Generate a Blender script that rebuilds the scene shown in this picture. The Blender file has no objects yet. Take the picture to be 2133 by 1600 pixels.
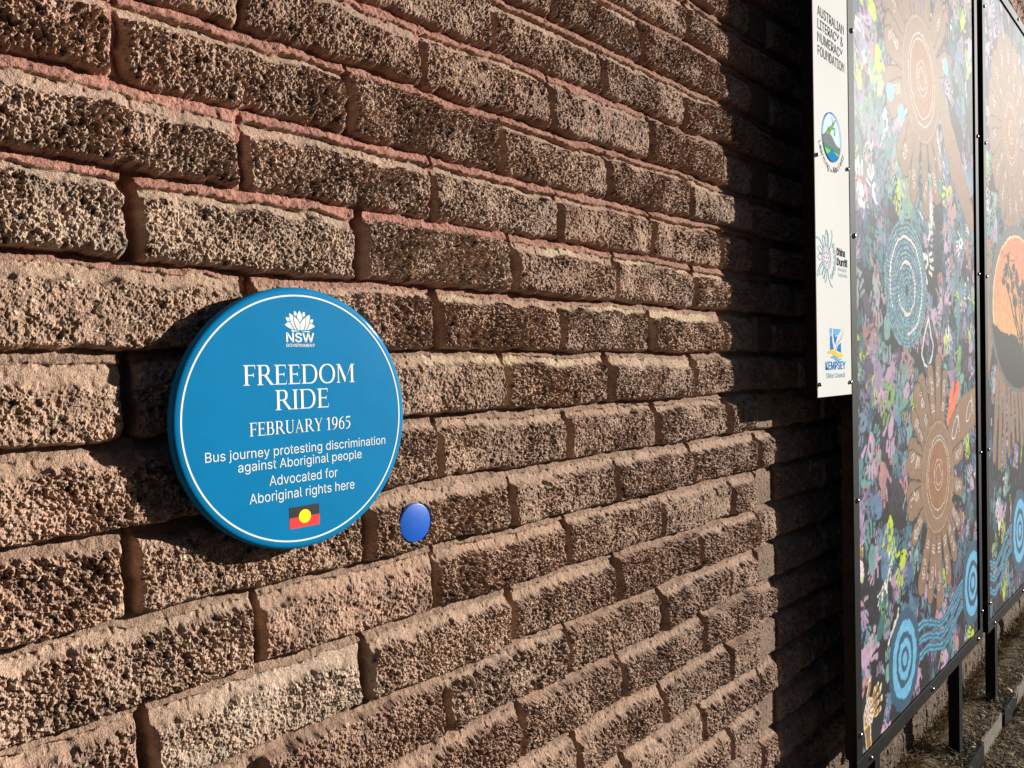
import bpy, math, random
import numpy as np
from mathutils import Matrix, Vector

# ---------------------------------------------------------------- camera, sky, sun, exposure
SC = bpy.context.scene
COL = SC.collection
cam_d = bpy.data.cameras.new('camera')
cam = bpy.data.objects.new('camera', cam_d)
COL.objects.link(cam)
SC.camera = cam
cam_d.sensor_width = 36.0
cam_d.lens = 1610.33 * 36.0 / 2133.0
cam_d.clip_start = 0.02
cam_d.clip_end = 2000
YAW, PITCH, ROLL = 0.818547, -0.0201047, -0.0219042
f = Vector((math.sin(YAW)*math.cos(PITCH), math.cos(YAW)*math.cos(PITCH), math.sin(PITCH)))
r0 = Vector((math.cos(YAW), -math.sin(YAW), 0))
u0 = r0.cross(f)
cr, sr = math.cos(ROLL), math.sin(ROLL)
rgt = cr*r0 + sr*u0
upv = -sr*r0 + cr*u0
cam.matrix_world = Matrix(((rgt.x, upv.x, -f.x, -0.266766), (rgt.y, upv.y, -f.y, -0.899867),
                           (rgt.z, upv.z, -f.z, -0.430893), (0, 0, 0, 1)))

SUN_A, SUN_B = 1.45, 0.46                     # towards the sun: (A, -1, B)
sd = Vector((SUN_A, -1.0, SUN_B)).normalized()
world = bpy.data.worlds.new('World')
SC.world = world
world.use_nodes = True
wn = world.node_tree
sky = wn.nodes.new('ShaderNodeTexSky')
sky.sky_type = 'NISHITA'
sky.sun_disc = False
sky.air_density = 0.7
sky.dust_density = 0.05
sky.ozone_density = 2.0
sky.sun_elevation = math.asin(sd.z)
sky.sun_rotation = math.atan2(sd.x, sd.y)
wn.links.new(sky.outputs[0], wn.nodes['Background'].inputs[0])
wn.nodes['Background'].inputs[1].default_value = 0.05
sun_d = bpy.data.lights.new('sun', 'SUN')
sun_d.energy = 5.0
sun_d.angle = math.radians(0.5)
sun_d.color = (1.0, 0.95, 0.87)
sun = bpy.data.objects.new('sun', sun_d)
COL.objects.link(sun)
sun.location = (8, -6, 6)
sun.rotation_euler = sd.to_track_quat('Z', 'Y').to_euler()
SC.view_settings.view_transform = 'Standard'
SC.view_settings.look = 'None'
SC.view_settings.gamma = 1.0
SC.view_settings.exposure = 0.85

random.seed(7)
rng = np.random.default_rng(11)

# ---------------------------------------------------------------- helpers
def lin(r, g, b):
    def c(v):
        v = v/255.0
        return v/12.92 if v <= 0.04045 else ((v+0.055)/1.055)**2.4
    return (c(r), c(g), c(b))

def tag(o, label=None, cat=None, group=None, kind=None):
    if label: o['label'] = label
    if cat: o['category'] = cat
    if group: o['group'] = group
    if kind: o['kind'] = kind
    return o

def empty(name, loc=(0, 0, 0)):
    o = bpy.data.objects.new(name, None)
    o.empty_display_size = 0.05
    COL.objects.link(o)
    o.location = loc
    return o

def link(name, me, mat=None, parent=None):
    o = bpy.data.objects.new(name, me)
    COL.objects.link(o)
    if mat is not None and not me.materials:
        me.materials.append(mat)
    if parent is not None:
        o.parent = parent
        # meshes are written in world metres; keep them there whatever the parent's base is
        base = Vector((0, 0, 0)); q = parent
        while q is not None:
            base += q.location; q = q.parent
        o.location = -base
    return o

def mesh_np(name, V, F, smooth=False):
    """fast mesh from arrays; F is an (n,4) or (n,3) index array"""
    V = np.ascontiguousarray(V, dtype=np.float32); F = np.ascontiguousarray(F, dtype=np.int32)
    me = bpy.data.meshes.new(name)
    n, k = F.shape
    me.vertices.add(len(V)); me.vertices.foreach_set('co', V.ravel())
    me.loops.add(n*k); me.loops.foreach_set('vertex_index', F.ravel())
    me.polygons.add(n)
    me.polygons.foreach_set('loop_start', np.arange(0, n*k, k, dtype=np.int32))
    me.polygons.foreach_set('use_smooth', np.full(n, smooth, dtype=bool))
    me.update(calc_edges=True)
    return me

def set_col(me, C):
    a = me.color_attributes.new('tint', 'FLOAT_COLOR', 'POINT')
    c = np.ones((len(me.vertices), 4), dtype=np.float32); c[:, :3] = C
    a.data.foreach_set('color', c.ravel())

class MB:
    """collects solids and flat shapes, builds one mesh"""
    def __init__(s): s.v = []; s.f = []
    def add(s, vs, fs):
        n = len(s.v); s.v += [tuple(p) for p in vs]; s.f += [tuple(i+n for i in q) for q in fs]; return s
    def box(s, x0, x1, y0, y1, z0, z1, b=0.0):
        if b <= 0:
            vs = [(x, y, z) for x in (x0, x1) for y in (y0, y1) for z in (z0, z1)]
            return s.add(vs, [(0, 1, 3, 2), (4, 6, 7, 5), (0, 4, 5, 1), (2, 3, 7, 6), (0, 2, 6, 4), (1, 5, 7, 3)])
        import bmesh
        bm = bmesh.new()
        bmesh.ops.create_cube(bm, size=1.0)
        bmesh.ops.scale(bm, vec=(x1-x0, y1-y0, z1-z0), verts=bm.verts)
        bmesh.ops.translate(bm, vec=((x0+x1)/2, (y0+y1)/2, (z0+z1)/2), verts=bm.verts)
        bmesh.ops.bevel(bm, geom=list(bm.edges), offset=b, segments=2, profile=0.5, affect='EDGES')
        bm.verts.index_update()
        s.add([v.co[:] for v in bm.verts], [[v.index for v in q.verts] for q in bm.faces])
        bm.free(); return s
    def poly(s, pts, y):
        """flat polygon facing -y; pts are (x,z) anticlockwise seen from -y"""
        n = len(pts)
        a = sum(pts[i][0]*pts[(i+1) % n][1]-pts[(i+1) % n][0]*pts[i][1] for i in range(n))
        if a < 0: pts = pts[::-1]
        return s.add([(p[0], y, p[1]) for p in pts], [tuple(range(n))])
    def strip(s, pts, w, y):
        """flat ribbon along (x,z) points, width w (number or list)"""
        n = len(pts); L = []; R = []
        for i in range(n):
            a = pts[max(i-1, 0)]; b = pts[min(i+1, n-1)]
            dx, dz = b[0]-a[0], b[1]-a[1]; d = math.hypot(dx, dz) or 1
            ww = (w[i] if isinstance(w, (list, tuple)) else w)/2
            L.append((pts[i][0]-dz/d*ww, y, pts[i][1]+dx/d*ww)); R.append((pts[i][0]+dz/d*ww, y, pts[i][1]-dx/d*ww))
        return s.add(R+L, [(i, i+1, n+i+1, n+i) for i in range(n-1)])
    def lathe(s, cx, cz, prof, n=96):
        """profile of (radius, y), revolved about the y axis through (cx,cz)"""
        k = len(prof); vs = []
        for i in range(n):
            t = 2*math.pi*i/n
            vs += [(cx+r*math.cos(t), y, cz+r*math.sin(t)) for r, y in prof]
        fs = [(i*k+j, i*k+j+1, ((i+1) % n)*k+j+1, ((i+1) % n)*k+j) for i in range(n) for j in range(k-1)]
        fs.append(tuple(i*k for i in range(n))[::-1])
        fs.append(tuple(i*k+k-1 for i in range(n)))
        return s.add(vs, fs)
    def ring(s, cx, cz, r0, r1, y, n=96, sx=1.0):
        vs = []
        for i in range(n):
            t = 2*math.pi*i/n
            vs += [(cx+r0*sx*math.cos(t), y, cz+r0*math.sin(t)), (cx+r1*sx*math.cos(t), y, cz+r1*math.sin(t))]
        return s.add(vs, [(2*i, 2*i+1, 2*((i+1) % n)+1, 2*((i+1) % n)) for i in range(n)])
    def build(s, name, mat=None, parent=None, smooth=False, angle=None):
        me = bpy.data.meshes.new(name)
        me.from_pydata(s.v, [], s.f)
        import bmesh
        bm = bmesh.new(); bm.from_mesh(me); bmesh.ops.recalc_face_normals(bm, faces=bm.faces) if s.v and smooth is not None else None
        bm.to_mesh(me); bm.free()
        if smooth:
            for q in me.polygons: q.use_smooth = True
            if angle: me.set_sharp_from_angle(angle=math.radians(angle))
        return link(name, me, mat, parent)

def circ(cx, cz, rx, rz=None, n=40, a0=0.0, a1=2*math.pi):
    rz = rx if rz is None else rz
    return [(cx+rx*math.cos(a0+(a1-a0)*i/n), cz+rz*math.sin(a0+(a1-a0)*i/n)) for i in range(n if abs(a1-a0) > 6.28 else n+1)]

def bez(p0, p1, p2, n=8):
    return [((1-t)**2*p0[0]+2*t*(1-t)*p1[0]+t*t*p2[0], (1-t)**2*p0[1]+2*t*(1-t)*p1[1]+t*t*p2[1]) for t in [i/n for i in range(n+1)]]

def mat(name, col=(0.5, 0.5, 0.5), rough=0.6, metal=0.0, coat=0.0, coat_rough=0.1, spec=0.5, noise=None, bump=None, attr=False):
    """noise=(scale, amount): uneven tone; bump=(scale, distance)"""
    m = bpy.data.materials.new(name); m.use_nodes = True
    nt = m.node_tree; N = nt.nodes; Lk = nt.links
    b = N['Principled BSDF']
    b.inputs['Base Color'].default_value = (*col, 1)
    b.inputs['Roughness'].default_value = rough
    b.inputs['Metallic'].default_value = metal
    b.inputs['Specular IOR Level'].default_value = spec
    b.inputs['Coat Weight'].default_value = coat
    b.inputs['Coat Roughness'].default_value = coat_rough
    tc = N.new('ShaderNodeTexCoord')
    src = None
    if attr:
        at = N.new('ShaderNodeAttribute'); at.attribute_name = 'tint'
        src = at.outputs['Color']
    if noise:
        nz = N.new('ShaderNodeTexNoise'); nz.inputs['Scale'].default_value = noise[0]; nz.inputs['Detail'].default_value = 5
        Lk.new(tc.outputs['Object'], nz.inputs['Vector'])
        mr = N.new('ShaderNodeMapRange')
        mr.inputs['From Min'].default_value = 0.3; mr.inputs['From Max'].default_value = 0.7
        mr.inputs['To Min'].default_value = 1-noise[1]; mr.inputs['To Max'].default_value = 1+noise[1]
        Lk.new(nz.outputs['Fac'], mr.inputs['Value'])
        mx = N.new('ShaderNodeMix'); mx.data_type = 'RGBA'; mx.blend_type = 'MULTIPLY'; mx.inputs['Factor'].default_value = 1
        if src is not None: Lk.new(src, mx.inputs['A'])
        else: mx.inputs['A'].default_value = (*col, 1)
        Lk.new(mr.outputs['Result'], mx.inputs['B'])
        src = mx.outputs['Result']
    if src is not None:
        Lk.new(src, b.inputs['Base Color'])
    if bump:
        nb = N.new('ShaderNodeTexNoise'); nb.inputs['Scale'].default_value = bump[0]; nb.inputs['Detail'].default_value = 4
        Lk.new(tc.outputs['Object'], nb.inputs['Vector'])
        bp = N.new('ShaderNodeBump'); bp.inputs['Distance'].default_value = bump[1]; bp.inputs['Strength'].default_value = 1.0
        Lk.new(nb.outputs['Fac'], bp.inputs['Height'])
        Lk.new(bp.outputs['Normal'], b.inputs['Normal'])
        if coat: Lk.new(bp.outputs['Normal'], b.inputs['Coat Normal'])
    return m

# ---------------------------------------------------------------- numpy noise
def h01(ix, iy, s):
    h = (ix.astype(np.int64)*374761393 + iy.astype(np.int64)*668265263 + s*2147483647 + 1013904223) & 0xFFFFFFFF
    h = ((h ^ (h >> 13))*1274126177) & 0xFFFFFFFF
    h = ((h ^ (h >> 16))*2246822519) & 0xFFFFFFFF
    return ((h ^ (h >> 15)) & 0xFFFFFF).astype(np.float32)/16777215.0

def vn(x, y, s):
    xi = np.floor(x); yi = np.floor(y); fx = (x-xi).astype(np.float32); fy = (y-yi).astype(np.float32)
    fx = fx*fx*fx*(fx*(fx*6-15)+10); fy = fy*fy*fy*(fy*(fy*6-15)+10)
    xi = xi.astype(np.int64); yi = yi.astype(np.int64)
    a = h01(xi, yi, s); b = h01(xi+1, yi, s); c = h01(xi, yi+1, s); d = h01(xi+1, yi+1, s)
    return (a+(b-a)*fx+(c-a)*fy+(a-b-c+d)*fx*fy)*2-1

def fbm(x, y, s, o=3):
    t = 0; a = 1.0
    for i in range(o):
        t = t+a*vn(x*2**i+i*17.3, y*2**i-i*9.1, s+i); a *= 0.5
    return t

def worley(x, y, s):
    xi = np.floor(x).astype(np.int64); yi = np.floor(y).astype(np.int64)
    d1 = np.full(x.shape, 9.0, np.float32); idv = np.zeros(x.shape, np.float32)
    for i in (-1, 0, 1):
        for j in (-1, 0, 1):
            cx = xi+i; cy = yi+j
            px = cx+0.1+0.8*h01(cx, cy, s); py = cy+0.1+0.8*h01(cx, cy, s+1)
            d = ((px-x)**2+(py-y)**2).astype(np.float32)
            m = d < d1
            d1[m] = d[m]; idv[m] = h01(cx, cy, s+2)[m]
    return np.sqrt(d1), idv

def sstep(a, b, x):
    t = np.clip((x-a)/(b-a), 0, 1)
    return t*t*(3-2*t)

# ---------------------------------------------------------------- the split-face brick wall
KNOWN = {-3: [1.298], -2: [.812, 1.108], -1: [.661, .973, 1.269], 0: [.507, .809, 1.128], 1: [.068, .374, .679, .98, 1.297],
         2: [.212, .524, .825], 3: [.079, .385, .698, .996, 1.303], 4: [.218, .527, .823, 1.118], 5: [.069, .37, .674, .972, 1.296],
         6: [.215, .521, .838, 1.139, 1.449], 7: [.065, .381, .679, .985, 1.277], 8: [.215, .511, .833, 1.151, 1.46],
         9: [.078, .377, .679, .986, 1.304], 10: [.207, .526, .83, 1.143], 11: [.08, .385, .695, .993, 1.315],
         12: [.842, 1.139, 1.436], 13: [.996, 1.304], 14: [1.435]}
ROWS = range(-25, 22)
JO = {}
for r in ROWS:
    ph = 0.072 if r % 2 else 0.215
    base = [ph+0.3065*k for k in range(-10, 5)]
    kn = KNOWN.get(r, [])
    js = [j for j in base if j < 1.5 and all(abs(j-k) > 0.15 for k in kn)] + kn
    js = [j for j in js if j < 1.5]
    js += [1.598 if r % 2 == 0 else 1.604, 1.708]
    js += [1.708+(0.15 if r % 2 else 0.305)+0.305*k for k in range(0, 17)]
    JO[r] = np.array(sorted(js), dtype=np.float32)
FLUSH = {(2, .825), (0, .507), (1, .679), (1, .98), (7, .985), (4, .823)}

def wall_eval(X, Z):
    """height out of the wall, mortar weight and colour at points"""
    X = X.astype(np.float32); Z = Z.astype(np.float32)
    wob = 0.0035*vn(X*7, Z*9, 3)+0.0024*vn(X*44, Z*40, 4)+0.0009*vn(X*110, Z*100, 11)
    zz = -(Z+wob)
    row = np.floor(zz/0.1).astype(np.int64)+1
    t = (zz-(row-1)*0.1)/0.1                          # 0 top of the course .. 1 bottom
    dj = np.full(X.shape, 9.0, np.float32); bid = np.zeros(X.shape, np.int64)
    jw = np.full(X.shape, 0.006, np.float32); jdep = np.full(X.shape, 0.014, np.float32)
    xw = X+0.0026*vn(X*60, Z*60, 5)+0.002*vn(X*16, Z*22, 6)+0.0016*vn(X*130, Z*130, 12)
    cxr = np.zeros(X.shape, np.float32)
    for r in ROWS:
        m = row == r
        if not m.any(): continue
        js = JO[r]; x = xw[m]
        i = np.searchsorted(js, x)
        il = np.clip(i-1, 0, len(js)-1); ir = np.clip(i, 0, len(js)-1)
        dl = np.abs(x-js[il]); dr = np.abs(js[ir]-x)
        near = np.where(dl < dr, il, ir)
        dj[m] = np.minimum(dl, dr); bid[m] = i
        wj = 0.0042+0.0046*h01(np.arange(len(js)), np.full(len(js), r), 21)
        dp = 0.014+0.008*h01(np.arange(len(js)), np.full(len(js), r), 22)
        fl = h01(np.arange(len(js)), np.full(len(js), r), 23) > (0.55 if r <= 1 else 0.86)
        dp = np.where(fl, 0.003, dp)
        if r <= 1: wj = wj*0.72
        if 3 <= r <= 6: wj = wj+0.0016; dp = dp+0.004
        for q in range(len(js)):
            if any(rr == r and abs(jj-js[q]) < 0.003 for rr, jj in FLUSH): dp[q] = 0.002; wj[q] = 0.004
            if abs(js[q]-1.6) < 0.02: dp[q] = 0.014; wj[q] = 0.005
        jw[m] = wj[near]; jdep[m] = dp[near]
        cxr[m] = js[il]
    hb = lambda s: h01(bid, row, s)
    bed = np.where(row <= 3, 0.15, 0.125)+0.03*(hb(31)-0.5)+0.03*vn(X*25, row*3.3, 8)+0.008*vn(X*120, Z*120, 13)
    mar = bed+0.10+0.11*hb(32)**1.5+0.03*vn(X*30, row*5.1, 9)+0.02*vn(X*120, Z*90, 10)
    mar = np.where(hb(33) < 0.16, bed+0.02, mar)
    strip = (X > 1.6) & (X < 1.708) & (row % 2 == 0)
    # weights
    wbed = 1-sstep(bed-0.02, bed+0.02, t)
    wjnt = 1-sstep(jw-0.0015, jw+0.0015, dj)
    wmor = np.maximum(wbed, wjnt)
    wrough = sstep(mar-0.035, mar+0.035, t)*(1-wmor)*sstep(0.0, 0.006, dj-jw)
    wrough = np.where(strip, 0.0, wrough)
    # stone relief
    sc = 0.85+0.6*hb(39)                               # every block has its own grain
    GX, GZ = X*sc+7*hb(40), Z*sc
    w9, id9 = worley(GX*125, GZ*125, 41)
    w5, id5 = worley(GX*230+3, GZ*230, 44)
    w3, id3 = worley(X*400+3, Z*400, 47)
    big = fbm(X*13, Z*16, 51, 2)
    mid = fbm(X*55, Z*55, 53, 2)
    zone = np.clip(0.85+0.45*vn(X*22, Z*26, 59), 0.45, 1.3)       # rougher and calmer areas of a face
    coarse = (0.42+0.75*hb(34))*zone
    k9 = np.clip(1-w9/0.62, 0, 1); k5 = np.clip(1-w5/0.62, 0, 1); k3 = np.clip(1-w3/0.66, 0, 1)
    dome = lambda k: k*(2-k)
    cone = lambda k: k*(1.25-.25*k)
    pit = vn(X*125, Z*135, 55)+0.7*vn(X*290, Z*290, 56)
    pitd = sstep(0.42, 0.95, pit)
    rough = 0.0034*big+0.0014*mid
    rough += coarse*(np.where(id9 < 0.20, -0.0066, 0.0026)*dome(k9)*(0.4+np.abs(id9-0.22)*1.3)
                     + np.where(id5 < 0.28, -0.0046, 0.0032)*cone(k5)*(0.4+np.abs(id5-0.28)*1.3)
                     + np.where(id3 < 0.36, -0.0030, 0.0028)*cone(k3) - 0.0042*pitd)
    bulge = 0.0066*(1-np.abs(2*np.clip((t-mar)/(1-mar), 0, 1)-1)**7)*sstep(0.002, 0.013, dj)
    brick_h = -0.004+0.010*(hb(35)-0.5)
    smooth_face = 0.0006*fbm(X*200, Z*200, 61, 2)-0.0018*sstep(0.5, 0.9, vn(X*150, Z*150, 62))
    margin_h = brick_h-0.004+0.006*np.clip((t-bed)/(np.maximum(mar-bed, 0.02)), 0, 1.2)
    face = margin_h+smooth_face+wrough*(0.003+bulge+rough)
    face = np.where(strip, brick_h+0.004+smooth_face, face)
    seam = np.exp(-((t-bed-0.015)/0.022)**2)*np.clip(0.2+1.1*vn(X*90, Z*50, 14)+0.6*vn(X*260, Z*200, 15), 0, 1.2)
    face -= 0.0038*seam*(1-strip)
    # arris at the bottom edge crumbles back
    face -= 0.006*sstep(0.955, 1.0, t)
    tb = np.clip(t/np.maximum(bed, 0.02), 0, 1)
    lo = np.where(row <= 3, -0.0095, -0.0165)
    mh_bed = lo+0.0095*tb**1.2+0.0014*fbm(X*30, Z*60, 64, 2)
    mh_j = brick_h-jdep+0.001*fbm(X*60, Z*60, 65, 2)
    mh = np.where(wbed > wjnt, mh_bed, np.minimum(mh_j, np.where(wbed > 0.5, mh_bed, 9)))
    mh = mh+0.0012*fbm(X*240, Z*240, 66, 2)+0.0016*vn(X*95, Z*110, 67)*(vn(X*30, Z*30, 68) > 0)
    h = face*(1-wmor)+mh*wmor
    seat = 1-sstep(0.0285, 0.033, np.hypot(X-0.4654, Z+0.6562))
    h = h*(1-seat)+np.minimum(h, 0.0055)*seat
    foot = sstep(-1.62, -1.80, Z)
    h = h*(1-foot*.75)+foot*.75*(-0.004+0.004*fbm(X*40, Z*40, 81, 3)-0.004*pitd)
    # colours of the materials themselves
    buff = np.array([.365, .242, .172], np.float32); red = np.array([.350, .217, .157], np.float32)
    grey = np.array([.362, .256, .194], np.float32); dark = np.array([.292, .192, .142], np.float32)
    a = 0.75*hb(36)[..., None]; b = hb(37)[..., None]
    C = buff*(1-a)+np.where(b > 0.55, red, grey)*a
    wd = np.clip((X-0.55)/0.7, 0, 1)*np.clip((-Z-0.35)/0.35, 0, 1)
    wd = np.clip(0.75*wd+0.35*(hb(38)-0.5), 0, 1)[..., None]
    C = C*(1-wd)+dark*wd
    upr = np.clip((Z+0.25)/0.3, 0, 1)[..., None]*0.55
    C = C*(1-upr)+red*0.92*upr
    pale = ((row == 9) & (X > 0.08) & (X < 0.52))*sstep(-0.2, 0.5, vn(X*9, Z*12, 71)+0.2) + 0.4*((row == 3) & (X < 0.7))
    pale = (np.clip(pale, 0, 1)*0.4)[..., None]
    C = C*(1-pale)+np.array([.46, .40, .31], np.float32)*pale
    patch = (0.16*fbm(X*14, Z*14, 73, 2)+0.12*vn(X*70, Z*70, 74))[..., None]
    C = C*(1+patch)
    peb = ((id9-0.5)*0.45)[..., None]*wrough[..., None]
    C = C*(1+peb)
    lt = ((id5 > 0.965) & (w5 < 0.42))[..., None]*wrough[..., None]
    C = C*(1-lt)+np.array([.56, .47, .34], np.float32)*lt
    dk = ((id9 < 0.05) & (w9 < 0.42))[..., None]*wrough[..., None]
    C = C*(1-dk*0.6)
    marg = ((1-wrough)*(1-wmor))[..., None]
    C = C*(1-marg)+(C*0.72+np.array([.100, .070, .050], np.float32))*marg
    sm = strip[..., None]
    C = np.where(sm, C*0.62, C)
    yel = (((row >= 3) & (row <= 5) & (X > 0.5)) * (1-wrough)*(1-wmor)*sstep(-0.3, 0.4, vn(X*12, row*7.7, 75)))[..., None]*0.6
    C = C*(1-yel)+np.array([.52, .42, .27], np.float32)*yel
    mz = np.clip((Z+0.42)/0.2+0.4*vn(X*4, Z*8, 76), 0, 1)[..., None]
    mred = np.array([.350, .168, .126], np.float32); mtan = np.array([.282, .186, .132], np.float32)
    MC = mtan*(1-mz)+mred*mz
    far = (np.clip((X-0.55)/0.8, 0, 1)*0.55)[..., None]
    MC = MC*(1-far)+np.array([.255, .160, .118], np.float32)*far
    MC = MC*(1+(0.14*fbm(X*25, Z*60, 77, 2)+0.10*vn(X*300, Z*300, 78))[..., None])
    wm = wmor[..., None]
    C = C*(1-wm)+MC*wm
    dirt = (sstep(-1.50, -1.72, Z+0.05*vn(X*6, Z*10, 79))*0.95)[..., None]      # soil splashed up the foot of the wall
    C = C*(1-dirt)+np.array([.105, .075, .050], np.float32)*dirt*(1+0.3*vn(X*60, Z*60, 80))[..., None]
    return h, wmor, np.clip(C, 0.01, 0.9)

stone_m = mat('split_face_stone', rough=0.95, spec=0.25, noise=(420, 0.34), bump=(620, 0.0022), attr=True)
mortar_m = mat('mortar', rough=0.95, spec=0.2, noise=(600, 0.25), bump=(520, 0.003), attr=True)

def wall_blocks():
    Vb, Cb, Fb, Fm = [], [], [], []
    off = 0
    def block(xs, zs):
        nonlocal off
        X, Z = np.meshgrid(xs, zs)
        nz, nx = X.shape
        h, w, C = wall_eval(X.ravel(), Z.ravel())
        V = np.stack([X.ravel(), -h, Z.ravel()], -1)
        i = np.arange((nz-1)*nx).reshape(nz-1, nx)[:, :-1].ravel()
        F = np.stack([i, i+1, i+nx+1, i+nx], -1)
        mw = w[F].mean(1)
        Vb.append(V); Cb.append(C)
        Fb.append(F[mw < 0.5]+off); Fm.append(F[mw >= 0.5]+off)
        off += len(V)
    ar = lambda a, b, d: np.linspace(a, b, int(round((b-a)/d))+1)
    xs = np.concatenate([ar(-0.30, 0.62, 0.0014)[:-1], ar(0.62, 1.18, 0.0020)[:-1], ar(1.18, 1.90, 0.003)])
    block(xs, ar(-1.20, 0.62, 0.0015))
    xs2 = ar(-0.30, 1.90, 0.004)
    block(ar(0.7, 1.90, 0.003), ar(-1.60, -1.20, 0.0024)); block(ar(-0.30, 0.7, 0.005), ar(-1.60, -1.20, 0.005))
    block(xs2*1.0, ar(-2.05, -1.60, 0.005)); block(ar(-0.30, 1.90, 0.008), ar(0.62, 2.30, 0.008))
    block(ar(1.90, 3.6, 0.005), ar(-2.05, -1.50, 0.004))
    block(ar(1.90, 3.6, 0.010), ar(-1.50, 2.30, 0.010))
    block(ar(3.6, 6.6, 0.010), ar(-2.05, 2.30, 0.008))
    block(ar(-2.4, -0.30, 0.009), ar(-2.05, 2.30, 0.009))
    V = np.concatenate(Vb); C = np.concatenate(Cb)
    out = []
    for F in (np.concatenate(Fb), np.concatenate(Fm)):
        used = np.unique(F); mp = np.zeros(len(V), np.int32); mp[used] = np.arange(len(used))
        out.append((V[used], C[used], mp[F]))
    return out

wall = tag(empty('brick_wall', (2.0, 0, -2.03)), 'rough brown brick wall with reddish mortar, behind the blue plaque and the murals', 'brick wall')
(bv, bc, bf), (mv, mc, mf) = wall_blocks()
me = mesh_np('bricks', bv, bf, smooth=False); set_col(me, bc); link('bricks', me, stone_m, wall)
me = mesh_np('mortar', mv, mf, smooth=True); set_col(me, mc); link('mortar', me, mortar_m, wall)
MB().box(-2.4, 6.6, 0.03, 0.24, -2.05, 2.30).build('backing', mat('wall_core', (.2, .14, .1), 0.95), wall)

# ---------------------------------------------------------------- text
import os
try:                                              # the sans face that ships with Blender itself
    SANS = bpy.data.fonts.load(os.path.join(bpy.utils.resource_path('LOCAL'), 'datafiles', 'fonts', 'Inter.woff2'))
except Exception:
    SANS = None
def text_mesh(body, bold=0.0, res=3):
    cu = bpy.data.curves.new('t', 'FONT')
    cu.body = body; cu.resolution_u = res; cu.offset = bold
    if SANS: cu.font = SANS
    o = bpy.data.objects.new('t', cu); COL.objects.link(o)
    dg = bpy.context.evaluated_depsgraph_get(); dg.update()
    me = bpy.data.meshes.new_from_object(o.evaluated_get(dg))
    bpy.data.objects.remove(o); bpy.data.curves.remove(cu)
    co = np.zeros(len(me.vertices)*3, np.float32); me.vertices.foreach_get('co', co)
    return me, co.reshape(-1, 3)

CAP = {}
def cap_of(ch, bold):
    k = (ch, bold)
    if k not in CAP:
        me, co = text_mesh(ch, bold); CAP[k] = float(co[:, 1].max()); bpy.data.meshes.remove(me)
    return CAP[k]

def put_text(name, body, x0, x1, base, cap, y, m, parent, bold=0.0, ref='H', res=3, shear=0.0):
    me, co = text_mesh(body, bold, res)
    a, b = co[:, 0].min(), co[:, 0].max()
    sx = (x1-x0)/(b-a); sz = cap/cap_of(ref, bold)
    V = np.stack([x0+(co[:, 0]-a)*sx, np.full(len(co), y, np.float32), base+co[:, 1]*sz], -1)
    me.vertices.foreach_set('co', V.astype(np.float32).ravel())
    me.materials.clear(); me.name = name
    me.update()
    return link(name, me, m, parent)

class Serif:
    """roman capitals and figures drawn from stems, arms and swelling bowls; cap height 1"""
    TK, TN = 0.125, 0.052
    def __init__(s): s.parts = []; s.w = 0
    def pl(s, pts): s.parts.append(('p', pts)); return s
    def rb(s, pts, w): s.parts.append(('r', pts, w)); return s
    def stem(s, x, w=None, z0=0.0, z1=1.0, top=1, bot=1, e=0.085):
        w = w or s.TK; h = 0.022; k = 0.05; P = []
        P += [(x-e, z0), (x+w+e, z0), (x+w+e, z0+h), (x+w+e*.35, z0+h+.012), (x+w, z0+k+.03)] if bot else [(x, z0), (x+w, z0)]
        P += [(x+w, z1-k-.03), (x+w+e*.35, z1-h-.012), (x+w+e, z1-h), (x+w+e, z1), (x-e, z1), (x-e, z1-h), (x-e*.35, z1-h-.012), (x, z1-k-.03)] if top else [(x+w, z1), (x, z1)]
        if bot: P += [(x, z0+k+.03), (x-e*.35, z0+h+.012), (x-e, z0+h)]
        return s.pl(P)
    def arm(s, x0, x1, z, up=0, dn=0):
        t = s.TN/2
        P = [(x0, z-t), (x1-.05, z-t)]
        P += [(x1-.01, z-t-.04), (x1+.012*dn, z-t-dn), (x1+.018, z-t-dn)] if dn else [(x1, z-t)]
        P += [(x1+.018, z+t+up), (x1+.012*up, z+t+up), (x1-.01, z+t+.04), (x1-.05, z+t)] if up else [(x1+(.018 if dn else 0), z+t), (x1-.05, z+t)]
        return s.pl(P+[(x0, z+t)])
    def bowl(s, x, z0, z1, rx, a0=-90, a1=90, thin=None, thick=None, n=22):
        thin = thin or s.TN; thick = thick or s.TK*1.05; cz = (z0+z1)/2; rz = (z1-z0)/2
        P, W = [], []
        for i in range(n+1):
            a = math.radians(a0+(a1-a0)*i/n)
            w = thin+(thick-thin)*abs(math.cos(a))**1.3
            P.append((x+(rx-w/2)*math.cos(a), cz+(rz-thin/2)*math.sin(a))); W.append(w)
        return s.rb(P, W)

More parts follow.
